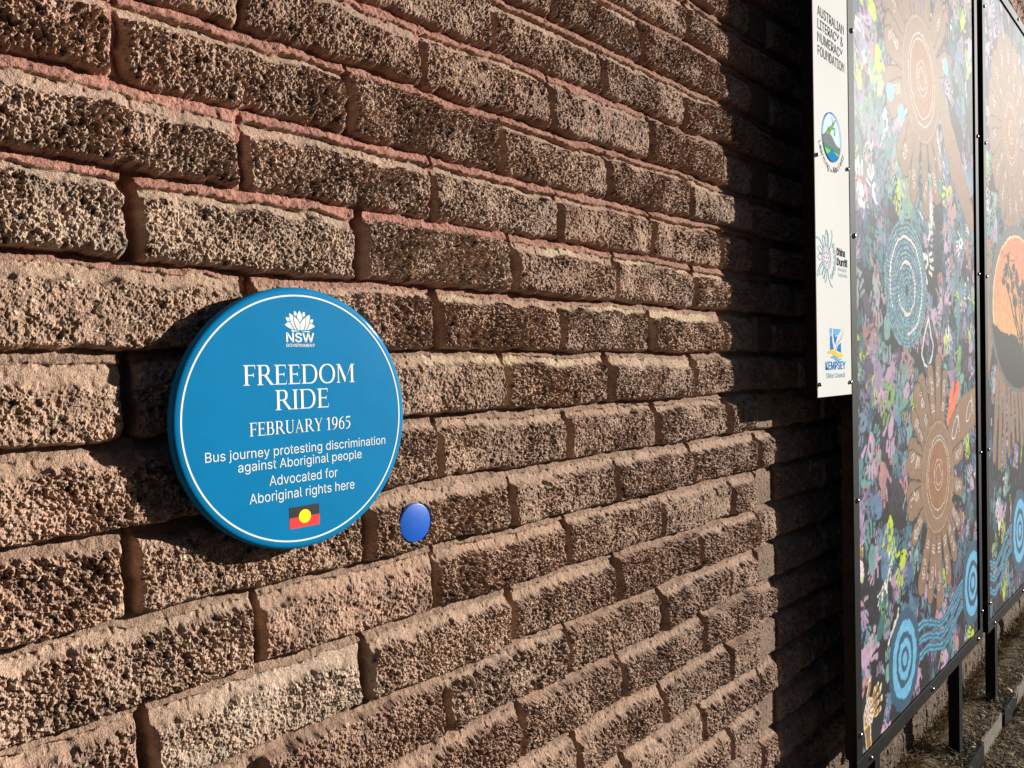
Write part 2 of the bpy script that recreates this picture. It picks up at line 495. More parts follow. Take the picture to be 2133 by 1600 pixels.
def glyph(c):
    g = Serif(); T, N = g.TK, g.TN; x = 0.09
    if c == 'I': g.stem(x); g.w = T+.18
    elif c == 'F': g.stem(x); g.arm(x+T, .53, .974, dn=.16); g.arm(x+T, .46, .50, up=.08, dn=.08); g.w = .57
    elif c == 'E': g.stem(x); g.arm(x+T, .53, .974, dn=.16); g.arm(x+T, .46, .51, up=.08, dn=.08); g.arm(x+T, .57, .026, up=.18); g.w = .61
    elif c == 'D': g.stem(x, e=.085); g.arm(x+T, .42, .974); g.arm(x+T, .42, .026); g.bowl(.42, 0, 1, .39); g.w = .84
    elif c == 'O': g.bowl(.43, -.015, 1.015, .42, 0, 360, n=56); g.w = .86
    elif c == 'R': g.stem(x); g.arm(x+T, .36, .974); g.arm(x+T, .36, .49); g.bowl(.36, .464, 1.0, .235); g.pl([(.33, .464), (.47, .464), (.72, .06), (.80, .022), (.80, 0), (.62, 0)]); g.w = .76
    elif c == 'B': g.stem(x); g.arm(x+T, .36, .974); g.arm(x+T, .38, .52); g.arm(x+T, .38, .026); g.bowl(.36, .494, 1.0, .205); g.bowl(.38, 0, .546, .245); g.w = .66
    elif c == 'M':
        g.stem(.10, N, top=0, e=.075); g.stem(.80, T, top=0, e=.075)
        g.pl([(.02, 1), (.02, .978), (.10, .955), (.152, .80), (.155, 1)][:2]+[(.10, .95), (.10, 1)]); g.pl([(.10, 1), (.215, 1), (.52, .22), (.478, .02), (.445, .02)])
        g.pl([(.49, .10), (.525, .21), (.80, .87), (.80, 1)]); g.pl([(.80, 1), (.925, 1), (.925, 1), (1.0, 1), (1.0, .978), (.925, .955)]); g.w = 1.02
    elif c == 'U': g.stem(x, T, .30, 1, 1, 0); g.stem(.585, N, .30, 1, 1, 0); g.rb([(x+T/2, .31), (x+T/2+.004, .22), (.20, .11), (.29, .045), (.385, .022), (.48, .045), (.56, .11), (.604, .20), (.611, .31)], [T, T*.99, T*.93, T*.75, N*1.25, N, N, N, N]); g.w = .73
    elif c == 'A':
        g.pl([(.10, .02), (.145, .02), (.375, .86), (.345, .97)]); g.pl([(.33, 1.01), (.395, 1.01), (.70, .02), (.565, .02)])
        g.pl([(.20, .31), (.215, .355), (.49, .355), (.505, .31)]); g.pl([(.02, 0), (.24, 0), (.24, .021), (.02, .021)]); g.pl([(.49, 0), (.78, 0), (.78, .021), (.49, .021)]); g.w = .78
    elif c == 'Y':
        g.stem(.30, T, 0, .44, 0, 1); g.pl([(.06, .98), (.20, .98), (.42, .47), (.42, .44), (.30, .44)]); g.pl([(.385, .44), (.425, .44), (.64, .98), (.59, .98)])
        g.pl([(-.01, .979), (.27, .979), (.27, 1), (-.01, 1)]); g.pl([(.51, .979), (.73, .979), (.73, 1), (.51, 1)]); g.w = .72
    elif c == '1': g.stem(.16, T*.9, 0, 1, 0, 1, .1); g.pl([(.02, .83), (.03, .80), (.16, .86), (.16, 1.0)]); g.w = .42
    elif c == '9': g.bowl(.27, .34, 1.01, .25, 0, 360, n=40, thick=.12); g.rb([(.462, .66), (.45, .45), (.38, .24), (.26, .09), (.08, -.02)], [.11, .12, .11, .07, .03]); g.w = .56
    elif c == '6': g.bowl(.28, -.01, .66, .25, 0, 360, n=40, thick=.12); g.rb([(.088, .34), (.10, .55), (.17, .76), (.29, .91), (.47, 1.02)], [.11, .12, .11, .07, .03]); g.w = .56
    elif c == '5': g.pl([(.115, 1), (.47, 1), (.50, 1.04), (.465, .885), (.145, .885)]); g.pl([(.115, 1), (.145, .885), (.125, .60), (.085, .56)]); g.rb([(.10, .575), (.20, .62), (.32, .585), (.41, .46), (.42, .30), (.36, .14), (.24, .03), (.05, -.01)], [.03, .06, .09, .12, .12, .11, .08, .04]); g.w = .52
    else: g.w = .26
    return g

def serif_text(name, body, x0, x1, base, cap, y, m, parent):
    adv = 0; items = []
    for c in body:
        g = glyph(c); items.append((adv, g)); adv += g.w+.035
    adv -= .035
    k = (x1-x0)/adv; mb = MB(); q = 0
    for a, g in items:
        for pt in g.parts:
            yy = y-0.00003*(q % 7); q += 1
            pp = [(x0+(a+u)*k, base+v*cap) for u, v in pt[1]]
            if pt[0] == 'p': mb.poly(pp, yy)
            else: mb.strip(pp, [w*cap*.5+w*k*.5 for w in pt[2]], yy)
    return mb.build(name, m, parent, smooth=None)

# ---------------------------------------------------------------- the round blue plaque
PX, PZ, PR = 0.26244, -0.48746, 0.16426
blue_m = mat('blue_enamel', (0.0, 0.152, 0.335), 0.6, spec=0.06, coat=0.10, coat_rough=0.10, noise=(22, 0.05), bump=(160, 0.00005))
white_m = mat('white_print', (0.62, 0.66, 0.64), 0.6, spec=0.1)
plaque = tag(empty('memorial_plaque', (PX, -0.042, PZ)), 'large round blue plaque with white lettering and a small flag, on the brick wall', 'plaque')
prof = [(PR-0.004, -0.028), (PR-0.0012, -0.0292), (PR, -0.031), (PR, -0.0362), (PR-0.0008, -0.0388), (PR-0.0024, -0.0409), (PR-0.0046, -0.0419),
        (PR-0.009, -0.0420), (PR*0.5, -0.0420), (0.004, -0.0420)]
MB().lathe(PX, PZ, prof, 160).build('disc', blue_m, plaque, smooth=True, angle=50)
stud_m = mat('stud_steel', (.3, .3, .3), 0.4, 1.0)
for su in (-0.065, 0.065):
    MB().box(PX+su-0.012, PX+su+0.012, -0.030, 0.02, PZ-0.012, PZ+0.012).build('mounting_stud', stud_m, plaque)
YT = -0.0423
MB().ring(PX, PZ, PR*0.929, PR*0.942, YT, 160).build('border_ring', white_m, plaque)
def P(u, v): return (PX+u*PR, PZ+v*PR)
def ptext(name, s, u0, u1, vb, cap, bold=0.0, ref='H'):
    return put_text(name, s, PX+u0*PR, PX+u1*PR, PZ+vb*PR, cap*PR, YT, white_m, plaque, bold, ref, 4)
serif_text('title_lettering', 'FREEDOM', PX+-0.478*PR, PX+0.492*PR, PZ+0.262*PR, 0.148*PR, YT, white_m, plaque)
serif_text('title_lettering', 'RIDE', PX+-0.228*PR, PX+0.240*PR, PZ+0.071*PR, 0.150*PR, YT, white_m, plaque)
serif_text('date_lettering', 'FEBRUARY 1965', PX+-0.440*PR, PX+0.440*PR, PZ+-0.108*PR, 0.098*PR, YT, white_m, plaque)
ptext('lettering', 'Bus journey protesting discrimination', -0.775, 0.782, -0.265, 0.069)
ptext('lettering', 'against Aboriginal people', -0.535, 0.538, -0.360, 0.069)
ptext('lettering', 'Advocated for', -0.292, 0.302, -0.486, 0.073)
ptext('lettering', 'Aboriginal rights here', -0.454, 0.460, -0.600, 0.073)
ptext('state_lettering', 'NSW', -0.121, 0.122, 0.583, 0.070, 0.018)
ptext('state_lettering', 'GOVERNMENT', -0.123, 0.127, 0.5455, 0.0225, 0.016)
fl = empty('flag', (0, 0, 0)); fl.parent = plaque; fl.location = (0, 0, 0)
FX0, FX1, FZ0, FZM, FZ1 = PX-0.1345*PR, PX+0.1265*PR, PZ-0.836*PR, PZ-0.754*PR, PZ-0.672*PR
MB().poly([(FX0, FZM), (FX1, FZM), (FX1, FZ1), (FX0, FZ1)], YT).build('black_half', mat('flag_black', (.012, .012, .013), .4), fl)
MB().poly([(FX0, FZ0), (FX1, FZ0), (FX1, FZM), (FX0, FZM)], YT).build('red_half', mat('flag_red', (.68, .025, .028), .4), fl)
MB().poly(circ((FX0+FX1)/2, FZM, 0.053*PR), YT-0.0004).build('yellow_disc', mat('flag_yellow', (.85, .66, .0), .4), fl)
# lotus emblem: white petals parted by thin gaps
def E(px, py): return P((px-825)/485*0.131, 0.822-(py-255)/650*0.166)
lotus = MB()
def petal(*segs):
    pts = []
    for s in segs: pts += bez(*s, n=7)[:-1]
    lotus.poly([E(*p) for p in pts], YT)
petal(((815, 255), (765, 330), (750, 370)), ((750, 370), (735, 420), (735, 470)), ((735, 470), (780, 530), (827, 608)), ((827, 608), (870, 535), (912, 478)), ((912, 478), (890, 350), (815, 255)))
petal(((650, 272), (700, 280), (733, 345)), ((733, 345), (720, 400), (712, 440)), ((712, 440), (670, 405), (633, 385)), ((633, 385), (632, 320), (650, 272)))
petal(((975, 288), (925, 300), (900, 352)), ((900, 352), (915, 410), (925, 458)), ((925, 458), (965, 420), (1003, 400)), ((1003, 400), (995, 330), (975, 288)))
petal(((485, 345), (560, 370), (612, 412)), ((612, 412), (600, 660), (720, 835)), ((720, 835), (690, 835), (665, 825)), ((665, 825), (490, 620), (485, 345)))
petal(((1148, 370), (1080, 395), (1030, 435)), ((1030, 435), (1035, 680), (955, 838)), ((955, 838), (980, 838), (1015, 828)), ((1015, 828), (1160, 640), (1148, 370)))
petal(((632, 425), (760, 520), (822, 640)), ((822, 640), (800, 740), (822, 838)), ((822, 838), (780, 840), (755, 832)), ((755, 832), (620, 640), (632, 425)))
petal(((1010, 445), (890, 530), (838, 640)), ((838, 640), (815, 740), (838, 838)), ((838, 838), (880, 840), (930, 832)), ((930, 832), (1030, 640), (1010, 445)))
petal(((370, 475), (440, 465), (488, 485)), ((488, 485), (495, 530), (503, 572)), ((503, 572), (460, 580), (425, 600)), ((425, 600), (390, 530), (370, 475)))
petal(((1262, 510), (1220, 498), (1162, 520)), ((1162, 520), (1155, 560), (1150, 602)), ((1150, 602), (1190, 610), (1222, 630)), ((1222, 630), (1250, 570), (1262, 510)))
petal(((340, 690), (420, 610), (512, 602)), ((512, 602), (550, 720), (640, 828)), ((640, 828), (470, 810), (340, 690)))
petal(((1308, 715), (1230, 640), (1140, 628)), ((1140, 628), (1110, 740), (1035, 832)), ((1035, 832), (1180, 820), (1308, 715)))
petal(((525, 840), (660, 858), (818, 858)), ((818, 858), (700, 890), (570, 890)), ((570, 890), (540, 870), (525, 840)))
petal(((1145, 858), (1000, 866), (850, 862)), ((850, 862), (960, 898), (1120, 895)), ((1120, 895), (1140, 880), (1145, 858)))
lotus.build('lotus_emblem', white_m, plaque)

tagm = mat('bright_blue_plastic', (0.0, 0.080, 0.42), 0.35, coat=0.3)
tg = tag(empty('round_tag', (0.4654, -0.0135, -0.6562)), 'small bright blue disc on a brick, below right of the large plaque', 'tag')
TR = 0.0287
MB().lathe(0.4654, -0.6562, [(TR-0.001, -0.002), (TR, -0.004), (TR, -0.0122), (TR-0.0006, -0.0132), (TR-0.0016, -0.0135), (0.002, -0.0135)], 72).build('disc', tagm, tg, smooth=True, angle=20)

# ---------------------------------------------------------------- mural boards: colour raster
class Canvas:
    def __init__(s, x0, x1, z0, z1, dx, dz, seed):
        s.xs = np.linspace(x0, x1, int((x1-x0)/dx)+1); s.zs = np.linspace(z0, z1, int((z1-z0)/dz)+1)
        s.X, s.Z = np.meshgrid(s.xs, s.zs)
        s.x0, s.z0 = x0, z0; s.dx = s.xs[1]-s.xs[0]; s.dz = s.zs[1]-s.zs[0]
        s.img = np.zeros(s.X.shape+(3,), np.float32)
        s.WX = s.X+0.004*vn(s.X*45, s.Z*45, seed)+0.0015*vn(s.X*150, s.Z*150, seed+1)
        s.WZ = s.Z+0.004*vn(s.X*45, s.Z*45, seed+2)+0.0015*vn(s.X*150, s.Z*150, seed+3)
        s.T = fbm(s.X*70, s.Z*70, seed+4, 3)          # brush texture
    def win(s, x0, x1, z0, z1):
        p = 0.012
        i0 = max(0, int((x0-p-s.x0)/s.dx)); i1 = min(len(s.xs), int((x1+p-s.x0)/s.dx)+2)
        j0 = max(0, int((z0-p-s.z0)/s.dz)); j1 = min(len(s.zs), int((z1+p-s.z0)/s.dz)+2)
        if i1 <= i0 or j1 <= j0: return None
        return slice(j0, j1), slice(i0, i1)
    def put(s, w, d, col, dry=0.0, alpha=1.0, soft=0.0015):
        """d: signed distance (negative inside)"""
        a = 1-sstep(-soft, soft, d)
        if dry > 0: a = a*sstep(-0.9+1.3*dry, -0.3+1.3*dry, s.T[w]+0.4)
        a = (a*alpha)[..., None]
        c = np.array(col, np.float32)*(1+0.13*s.T[w][..., None])
        s.img[w] = s.img[w]*(1-a)+c*a
    def ell(s, cx, cz, rx, rz, col, ang=0.0, inner=None, **k):
        R = max(rx, rz); w = s.win(cx-R, cx+R, cz-R, cz+R)
        if w is None: return
        x = s.WX[w]-cx; z = s.WZ[w]-cz; c, n = math.cos(ang), math.sin(ang)
        u = (x*c+z*n)/rx; v = (-x*n+z*c)/rz
        d = (np.sqrt(u*u+v*v)-1)*min(rx, rz)
        if inner: d = np.maximum(d, -(np.sqrt(u*u+v*v)-inner)*min(rx, rz))
        s.put(w, d, col, **k)
    def cap(s, x0, z0, x1, z1, r0, r1, col, outline=None, **k):
        R = max(r0, r1); w = s.win(min(x0, x1)-R, max(x0, x1)+R, min(z0, z1)-R, max(z0, z1)+R)
        if w is None: return
        x = s.WX[w]-x0; z = s.WZ[w]-z0; dx, dz = x1-x0, z1-z0; L = dx*dx+dz*dz+1e-9
        t = np.clip((x*dx+z*dz)/L, 0, 1)
        d = np.sqrt((x-t*dx)**2+(z-t*dz)**2)-(r0+(r1-r0)*t)
        if outline: d = np.maximum(d, -(d+outline))
        s.put(w, d, col, **k)
    def line(s, pts, r, col, **k):
        for a, b in zip(pts[:-1], pts[1:]): s.cap(a[0], a[1], b[0], b[1], r, r, col, **k)
    def hand(s, cx, cz, S, ang, col, dry=0.3, alpha=0.92, mirror=1, hole=None):
        """a printed hand: palm pad, heel, and finger marks that mostly stand clear of the palm"""
        c, n = math.cos(ang), math.sin(ang)
        q = lambda a: math.sin(cx*913.7+cz*571.3+a*12.9898)*.5          # small steady jitter
        def T(x, y): x *= mirror; return cx+(x*c-y*n)*S, cz+(x*n+y*c)*S
        k = dict(dry=dry, alpha=alpha)
        s.ell(cx, cz, (0.34+.06*q(1))*S, (0.44+.08*q(2))*S, col, ang+.3*q(3), **k)
        p = T(-.14, -.25); s.ell(p[0], p[1], .2*S, .26*S, col, ang, **k)
        for i, (bx, by, tx, ty, w) in enumerate(((-.34, .46, -.46, .86, .085), (-.13, .58, -.17, 1.06, .092), (.10, .58, .14, 1.05, .092), (.31, .48, .42, .88, .082), (.46, -.04, .80, .24, .10))):
            g = .16 if q(4+i) > 0 else -.14
            b0 = (bx-(tx-bx)*g*-1, by+(ty-by)*g); m0 = ((bx+tx)/2+.03*q(9+i), (by+ty)/2)
            if q(14+i) > .1:                                            # finger joints print apart
                u, v = T(*b0), T(b0[0]*.62+tx*.38, b0[1]*.62+ty*.38); s.cap(u[0], u[1], v[0], v[1], w*S*.9, w*S*.9, col, **k)
                u, v = T(b0[0]*.2+tx*.8, b0[1]*.2+ty*.8), T(tx, ty); s.cap(u[0], u[1], v[0], v[1], w*S*.9, w*S*.95, col, **k)
            else:
                u, v = T(*b0), T(tx, ty); s.cap(u[0], u[1], v[0], v[1], w*S*.85, w*S, col, **k)
        if hole: s.ell(*T(0.04, .02), 0.10*S, 0.19*S, hole, ang+.4, dry=0.1)
    def mesh(s, name, y, m, parent):
        nz, nx = s.X.shape
        V = np.stack([s.X.ravel(), np.full(nx*nz, y), s.Z.ravel()], -1)
        i = np.arange((nz-1)*nx).reshape(nz-1, nx)[:, :-1].ravel()
        me = mesh_np(name, V, np.stack([i, i+1, i+nx+1, i+nx], -1), True)
        set_col(me, np.clip(s.img.reshape(-1, 3)*0.70, 0.004, 0.85))
        return link(name, me, m, parent)

PAL = [lin(*c) for c in ((104, 148, 148), (118, 160, 154), (84, 132, 138), (148, 130, 160), (122, 104, 138), (176, 146, 170), (180, 132, 136), (158, 112, 112),
       (80, 66, 92), (98, 82, 112), (72, 104, 136), (88, 124, 156), (60, 92, 116), (58, 110, 110), (142, 164, 154), (188, 158, 184), (108, 126, 148),
       (92, 138, 146), (70, 112, 128))]
LIME = lin(186, 204, 52); ORANGE = lin(236, 112, 70); WHITEP = lin(222, 218, 214); GREEN = lin(120, 160, 96)
BR = lin(140, 110, 86); BRL = lin(166, 132, 104); BRD = lin(112, 86, 66); OCH = lin(146, 102, 66)
NAVY = lin(52, 84, 106); SKYB = lin(104, 176, 214); BLACKP = lin(30, 29, 31)

def ground_paint(cv, seed):
    cv.img[:] = np.array(BLACKP, np.float32)
    cv.img *= (1+0.25*cv.T[..., None])
    g = vn(cv.X*3.3, cv.Z*3.3, seed)
    for i, c in enumerate((PAL[8], PAL[12], PAL[9])):
        m = (sstep(0.35, 0.8, vn(cv.X*6, cv.Z*6, seed+i*3)+0.4*cv.T)*0.22)[..., None]
        cv.img[:] = cv.img*(1-m)+np.array(c, np.float32)*m

def hands(cv, n, seed, x0, x1, z0, z1, smin=.062, smax=.092):
    R = random.Random(seed)
    for i in range(n):
        x, z = R.uniform(x0, x1), R.uniform(z0, z1)
        t = (z-z0)/(z1-z0)
        v = R.random()
        if v < 0.03: c = LIME
        elif v < 0.065: c = WHITEP
        elif v < 0.09: c = GREEN
        elif v < 0.28: c = R.choice((PAL[0], PAL[2], PAL[10], PAL[12], PAL[13], PAL[17], PAL[18]))
        elif v < 0.46: c = R.choice((PAL[3], PAL[5], PAL[6], PAL[15], PAL[11]))
        else: c = R.choice(PAL)
        cv.hand(x, z, R.uniform(smin, smax), R.uniform(-0.9, 0.9)+(math.pi if R.random() < 0.45 else 0)+(math.pi/2 if R.random() < 0.25 else 0), c,
                dry=R.choice((0.0, 0.05, 0.15, 0.3, 0.45)), alpha=R.uniform(0.85, 1.0), mirror=R.choice((-1, 1)), hole=BLACKP if R.random() < 0.4 else None)

def rings(cv, cx, cz, R):
    for k, (q, c) in enumerate(((1.28, NAVY), (0.98, SKYB), (0.70, NAVY), (0.52, SKYB), (0.33, NAVY), (0.19, SKYB))):
        cv.ell(cx, cz, R*q, R*q*1.03, c)

def flower(cv, cx, cz, R, seed, arms):
    Q = random.Random(seed)
    for ang, ln, wd in arms:
        a = math.radians(ang)
        for off in (-0.07, 0.07) if wd > 0.04 else (0.0,):
            dx, dz = math.cos(a+off), math.sin(a+off)
            p = (cx+dx*R*0.9, cz+dz*R*0.9); q = (cx+dx*(R+ln), cz+dz*(R+ln))
            cv.cap(p[0], p[1], q[0], q[1], wd*0.8+0.005, wd+0.005, lin(66, 50, 40))
            cv.cap(p[0], p[1], q[0], q[1], wd*0.8, wd, BR)
        dx, dz = math.cos(a), math.sin(a); nx, nz = -dz, dx
        for k in ((0, 1, 2) if Q.random() < .6 else ()):   # white tally marks
            m = (cx+dx*(R+0.035+0.012*k), cz+dz*(R+0.035+0.012*k))
            cv.cap(m[0]-nx*0.014, m[1]-nz*0.014, m[0]+nx*0.014, m[1]+nz*0.014, 0.0018, 0.0018, WHITEP, soft=0.001)
        for k in range(3):                           # loops near the tip
            m = (cx+dx*(R+ln*0.62+0.022*k)+nx*Q.uniform(-.012, .012), cz+dz*(R+ln*0.62+0.022*k)+nz*Q.uniform(-.012, .012))
            cv.ell(m[0], m[1], 0.009, 0.015, WHITEP, a+Q.uniform(-.8, .8), inner=0.76, soft=0.001)
    cv.ell(cx, cz, R*1.0, R*1.0, BRD); cv.ell(cx, cz, R*0.97, R*0.97, BRL); cv.ell(cx, cz, R*0.93, R*0.93, BR)
    cv.ell(cx, cz, R*0.66, R*0.64, OCH)
    for q in (0.70, 0.60, 0.27, 0.17):
        cv.ell(cx+0.004, cz+0.006*(q < .65), R*q, R*q*1.02, WHITEP, inner=1-0.012/q, soft=0.001)

def spiral(cv, cx, cz, rx, rz):
    cv.ell(cx, cz, rx*1.03, rz*1.03, lin(38, 44, 52))
    for k in range(13):
        q = 1-0.073*k
        n = int(92*q)
        for i in range(n):
            t = 2*math.pi*i/n+0.5*k
            c = WHITEP if (k in (3, 8) and math.cos(t-1.2-k) < 0.86) else random.choice((lin(84, 126, 150), lin(122, 164, 180), lin(100, 146, 170), lin(120, 170, 168)))
            cv.ell(cx+rx*q*math.cos(t), cz+rz*q*math.sin(t)-0.02*(1-q), 0.0068, 0.0062, c, soft=0.0012)

def wavy(cv, pts, n=60):
    xs = np.linspace(0, 1, n)
    P4 = np.array(pts)
    t = np.linspace(0, 1, len(pts))
    # smooth by cosine-eased interpolation through the points
    cx = np.interp(xs, t, P4[:, 0]); cz = np.interp(xs, t, P4[:, 1])
    k = np.array([.25, .5, .25]); pad = lambda a: np.convolve(np.concatenate([[a[0]]*6, a, [a[-1]]*6]), np.ones(7)/7, 'same')[6:-6]
    L = list(zip(pad(cx), pad(cz)))
    cv.line(L, 0.017, lin(52, 92, 112))
    for i, (x, z) in enumerate(L):
        if i % 1 == 0:
            for o in (-0.008, 0.008): cv.ell(x, z+o, 0.0042, 0.0048, SKYB, soft=0.001)

board_m = mat('painted_board', rough=0.75, spec=0.10, coat=0.15, coat_rough=0.29, noise=(60, 0.05), bump=(220, 0.00005), attr=True)
steel_m = mat('black_steel', (0.007, 0.0068, 0.0065), 0.6, spec=0.07, coat=0.10, coat_rough=0.10, noise=(30, 0.35), bump=(60, 0.0002))
bolt_m = mat('bolt_steel', (0.26, 0.25, 0.24), 0.3, 1.0)

def dome(mb, x, y, z, r=0.0072):
    """round bolt head facing -y, built sitting on the plane y"""
    mb.lathe(x, z, [(r, y), (r, y-0.0022), (r*0.86, y-0.0045), (r*0.55, y-0.0063), (r*0.2, y-0.007)], 14)

def make_mural(X0, X1, Z0, Z1, legs, label, cv):
    root = empty('mural_panel', ((X0+X1)/2, -0.125, Z0))
    tag(root, label, 'mural', 'painted mural panels on steel legs')
    W = 0.044
    cv.mesh('painted_board', -0.1325, board_m, root)
    MB().box(X0+0.004, X1-0.004, -0.130, -0.116, Z0+0.004, Z1-0.004).build('back_sheet', steel_m, root)
    def rail(x0, x1, z0, z1, bolts, side):
        # angle section: face leg plus a return leg on the outer edge
        m = MB().box(x0, x1, -0.140, -0.1345, z0, z1, 0.0012)
        if side == 'l': m.box(x0+0.0005, x0+0.006, -0.1346, -0.108, z0+0.001, z1-0.001)
        if side == 'r': m.box(x1-0.006, x1-0.0005, -0.1346, -0.108, z0+0.001, z1-0.001)
        if side == 'b': m.box(x0+0.007, x1-0.007, -0.1346, -0.108, z0+0.0005, z0+0.006)
        if side == 't': m.box(x0+0.007, x1-0.007, -0.1346, -0.108, z1-0.006, z1-0.0005)
        o = m.build('frame_rail', steel_m, root)
        for bx, bz in bolts:
            b = MB(); dome(b, bx, -0.140, bz); b.build('bolt', bolt_m, o, smooth=True, angle=40)
    zs = [Z0+0.10+0.64*k for k in range(5)]
    zs = [-1.465, -0.815, -0.09, 0.465, 1.03]
    rail(X0, X0+W, Z0+W+0.001, Z1-W-0.001, [(X0+W*0.55, z) for z in zs], 'l')
    rail(X1-W, X1, Z0+W+0.001, Z1-W-0.001, [(X1-W*0.45, z) for z in zs], 'r')
    bx = [X0+0.105, X0+0.72, X1-0.09]
    rail(X0, X1, Z0, Z0+W, [(x, Z0+W*0.45) for x in bx], 'b')
    rail(X0, X1, Z1-W, Z1, [(x, Z1-W*0.5) for x in bx], 't')
    for lx in legs:
        lg = MB().box(lx-0.045, lx, -0.1335, -0.095, -1.930, Z0+0.0005, 0.0015)
        lg.box(lx-0.0452, lx-0.0004, -0.1072, -0.070, Z0+0.0015, Z0+0.5)
        o = lg.build('leg', steel_m, root)
        m = MB().box(lx-0.115, lx+0.115, -0.176, -0.085, -1.9355, -1.9295, 0.0008).box(lx-0.115, lx+0.115, -0.181, -0.1755, -2.012, -1.9295, 0.0008)
        for sx in (-0.07, 0.07): 
            m.box(lx+sx-0.011, lx+sx+0.011, -0.125, -0.103, -1.9296, -1.919, 0.002)
        m.build('base_bracket', steel_m, o)
    return root

# first board
Z0, Z1 = -1.580, 1.215
cv = Canvas(1.905, 3.338, Z0+0.006, Z1-0.006, 0.0042, 0.0024, 201)
ground_paint(cv, 301)
hands(cv, 330, 5, 1.93, 3.32, -1.56, 1.2, .050, .082)
hands(cv, 90, 6, 1.93, 2.42, -1.0, 1.2, .06, .09)
hands(cv, 210, 7, 1.93, 3.32, 0.0, 1.2, .06, .095)
hands(cv, 70, 8, 1.95, 3.32, -1.55, -1.0, .05, .075)
hands(cv, 60, 9, 2.85, 3.32, -0.55, 0.1, .05, .075)
for i in range(130):                                  # daubs and streaks between the hands
    x, z = random.uniform(1.93, 3.32), random.uniform(-1.56, 1.2); a = random.uniform(1.2, 1.9)
    l = random.uniform(.02, .09)
    cv.cap(x, z, x+l*math.cos(a), z+l*math.sin(a), random.uniform(.003, .012), .006, random.choice(PAL+[LIME, WHITEP]), dry=0.35, alpha=0.9)
cv.hand(2.22, -0.33, .10, 2.9, PAL[1], 0.1); cv.hand(2.05, -0.36, .085, -1.5, PAL[7], 0.1, hole=BLACKP)
cv.hand(2.13, -0.47, .10, 0.3, PAL[3], 0.2); cv.hand(2.32, -0.56, .10, -0.3, PAL[0], 0.1, hole=PAL[13])
cv.hand(2.06, -0.68, .085, 3.1, PAL[15], 0.0, hole=BLACKP); cv.hand(2.24, -0.64, .08, 3.0, PAL[15], 0.0)
cv.hand(2.10, -0.86, .10, 1.4, PAL[11], 0.15); cv.hand(2.22, -0.95, .09, 3.3, LIME, 0.1, hole=PAL[10]); cv.hand(2.34, -1.06, .08, 2.5, LIME, 0.1)
cv.hand(2.06, -1.00, .10, 0.2, PAL[0], 0.1); cv.hand(2.17, -1.04, .10, 0.1, PAL[11], 0.2)
cv.hand(2.42, -1.13, .09, -2.9, PAL[10], 0.4); cv.hand(2.60, -1.20, .09, 0.0, PAL[5], 0.0, hole=BLACKP); cv.hand(2.72, -1.17, .08, 0.3, PAL[15], 0.0)
cv.hand(2.00, -1.27, .10, -1.4, PAL[15], 0.0); cv.hand(2.13, -1.22, .09, -0.5, PAL[13], 0.0); cv.hand(2.26, -1.27, .08, 3.1, WHITEP, 0.4, hole=BLACKP)
cv.hand(2.62, -0.10, .085, -1.6, WHITEP, 0.2, hole=BLACKP); cv.hand(2.50, 0.02, .10, -2.0, PAL[2], 0.1, hole=PAL[8]); cv.hand(2.72, -0.28, .08, -1.5, PAL[15], 0.1)
cv.hand(2.78, -0.42, .08, -0.2, PAL[6], 0.1); cv.hand(3.05, -0.42, .08, 2.8, GREEN, 0.2); cv.hand(2.95, 0.10, .09, 0.2, PAL[6], 0.1)
cv.hand(2.40, -0.42, .08, -2.3, PAL[7], 0.0, hole=BLACKP); cv.hand(2.80, 0.25, .09, 2.9, PAL[11], 0.1)
for a, b in ((2.955, 2.885), (3.03, 2.91)):            # orange fingers
    cv.cap(a, -0.535, b, -0.66, .022, .018, ORANGE)
spiral(cv, 2.413, -0.19, .212, .198)
cv.line([(2.655, -.29), (2.60, -.345), (2.567, -.41), (2.60, -.45), (2.637, -.458), (2.69, -.42), (2.704, -.383), (2.67, -.34), (2.655, -.29)], .005, WHITEP)
# upper flower with a trailing leaf
cv.cap(2.80, 0.52, 3.02, 0.30, .05, .085, BRD); cv.cap(2.80, 0.52, 3.02, 0.30, .046, .08, BR)
cv.cap(3.02, 0.30, 3.25, 0.12, .085, .055, BRD); cv.cap(3.02, 0.30, 3.25, 0.12, .08, .05, BR)
flower(cv, 2.600, 0.507, .215, 3, [(-160, .12, .055), (-125, .15, .042), (-105, .19, .038), (-85, .21, .036), (-66, .18, .036), (-50, .13, .03), (150, .17, .05), (170, .12, .045),
                                 (125, .16, .045), (100, .2, .04), (75, .2, .04), (50, .16, .045), (25, .12, .04)])
for bx, bz in ((2.90, .632), (2.38, .348), (2.27, .388)): cv.ell(bx, bz, .035, .03, SKYB)
# lower flower, footprint leaf at its right
cv.cap(2.95, -0.71, 3.10, -0.655, .07, .085, BRD); cv.cap(3.10, -0.655, 3.34, -0.61, .085, .075, BRD)
cv.cap(2.95, -0.71, 3.10, -0.655, .064, .079, BR); cv.cap(3.10, -0.655, 3.34, -0.61, .079, .069, BR)
for fx, fz in ((2.98, -.69), (3.19, -.635)):
    cv.ell(fx, fz, .060, .026, WHITEP, 0.7, inner=0.86, soft=.001)
    for k in range(5): cv.ell(fx+.062-.006*k, fz+.02+.016*k-.03, .008, .008, WHITEP, inner=.7, soft=.001)
flower(cv, 2.749, -0.847, .205, 4, [(12, .11, .035), (-14, .10, .035), (-38, .13, .028), (-56, .17, .034), (-72, .19, .034), (-90, .23, .036), (-106, .20, .034), (-122, .19, .040),
                                  (-150, .12, .030), (-172, .11, .045), (162, .11, .045), (140, .14, .035), (124, .17, .045), (103, .17, .034), (88, .20, .034), (74, .16, .03)])
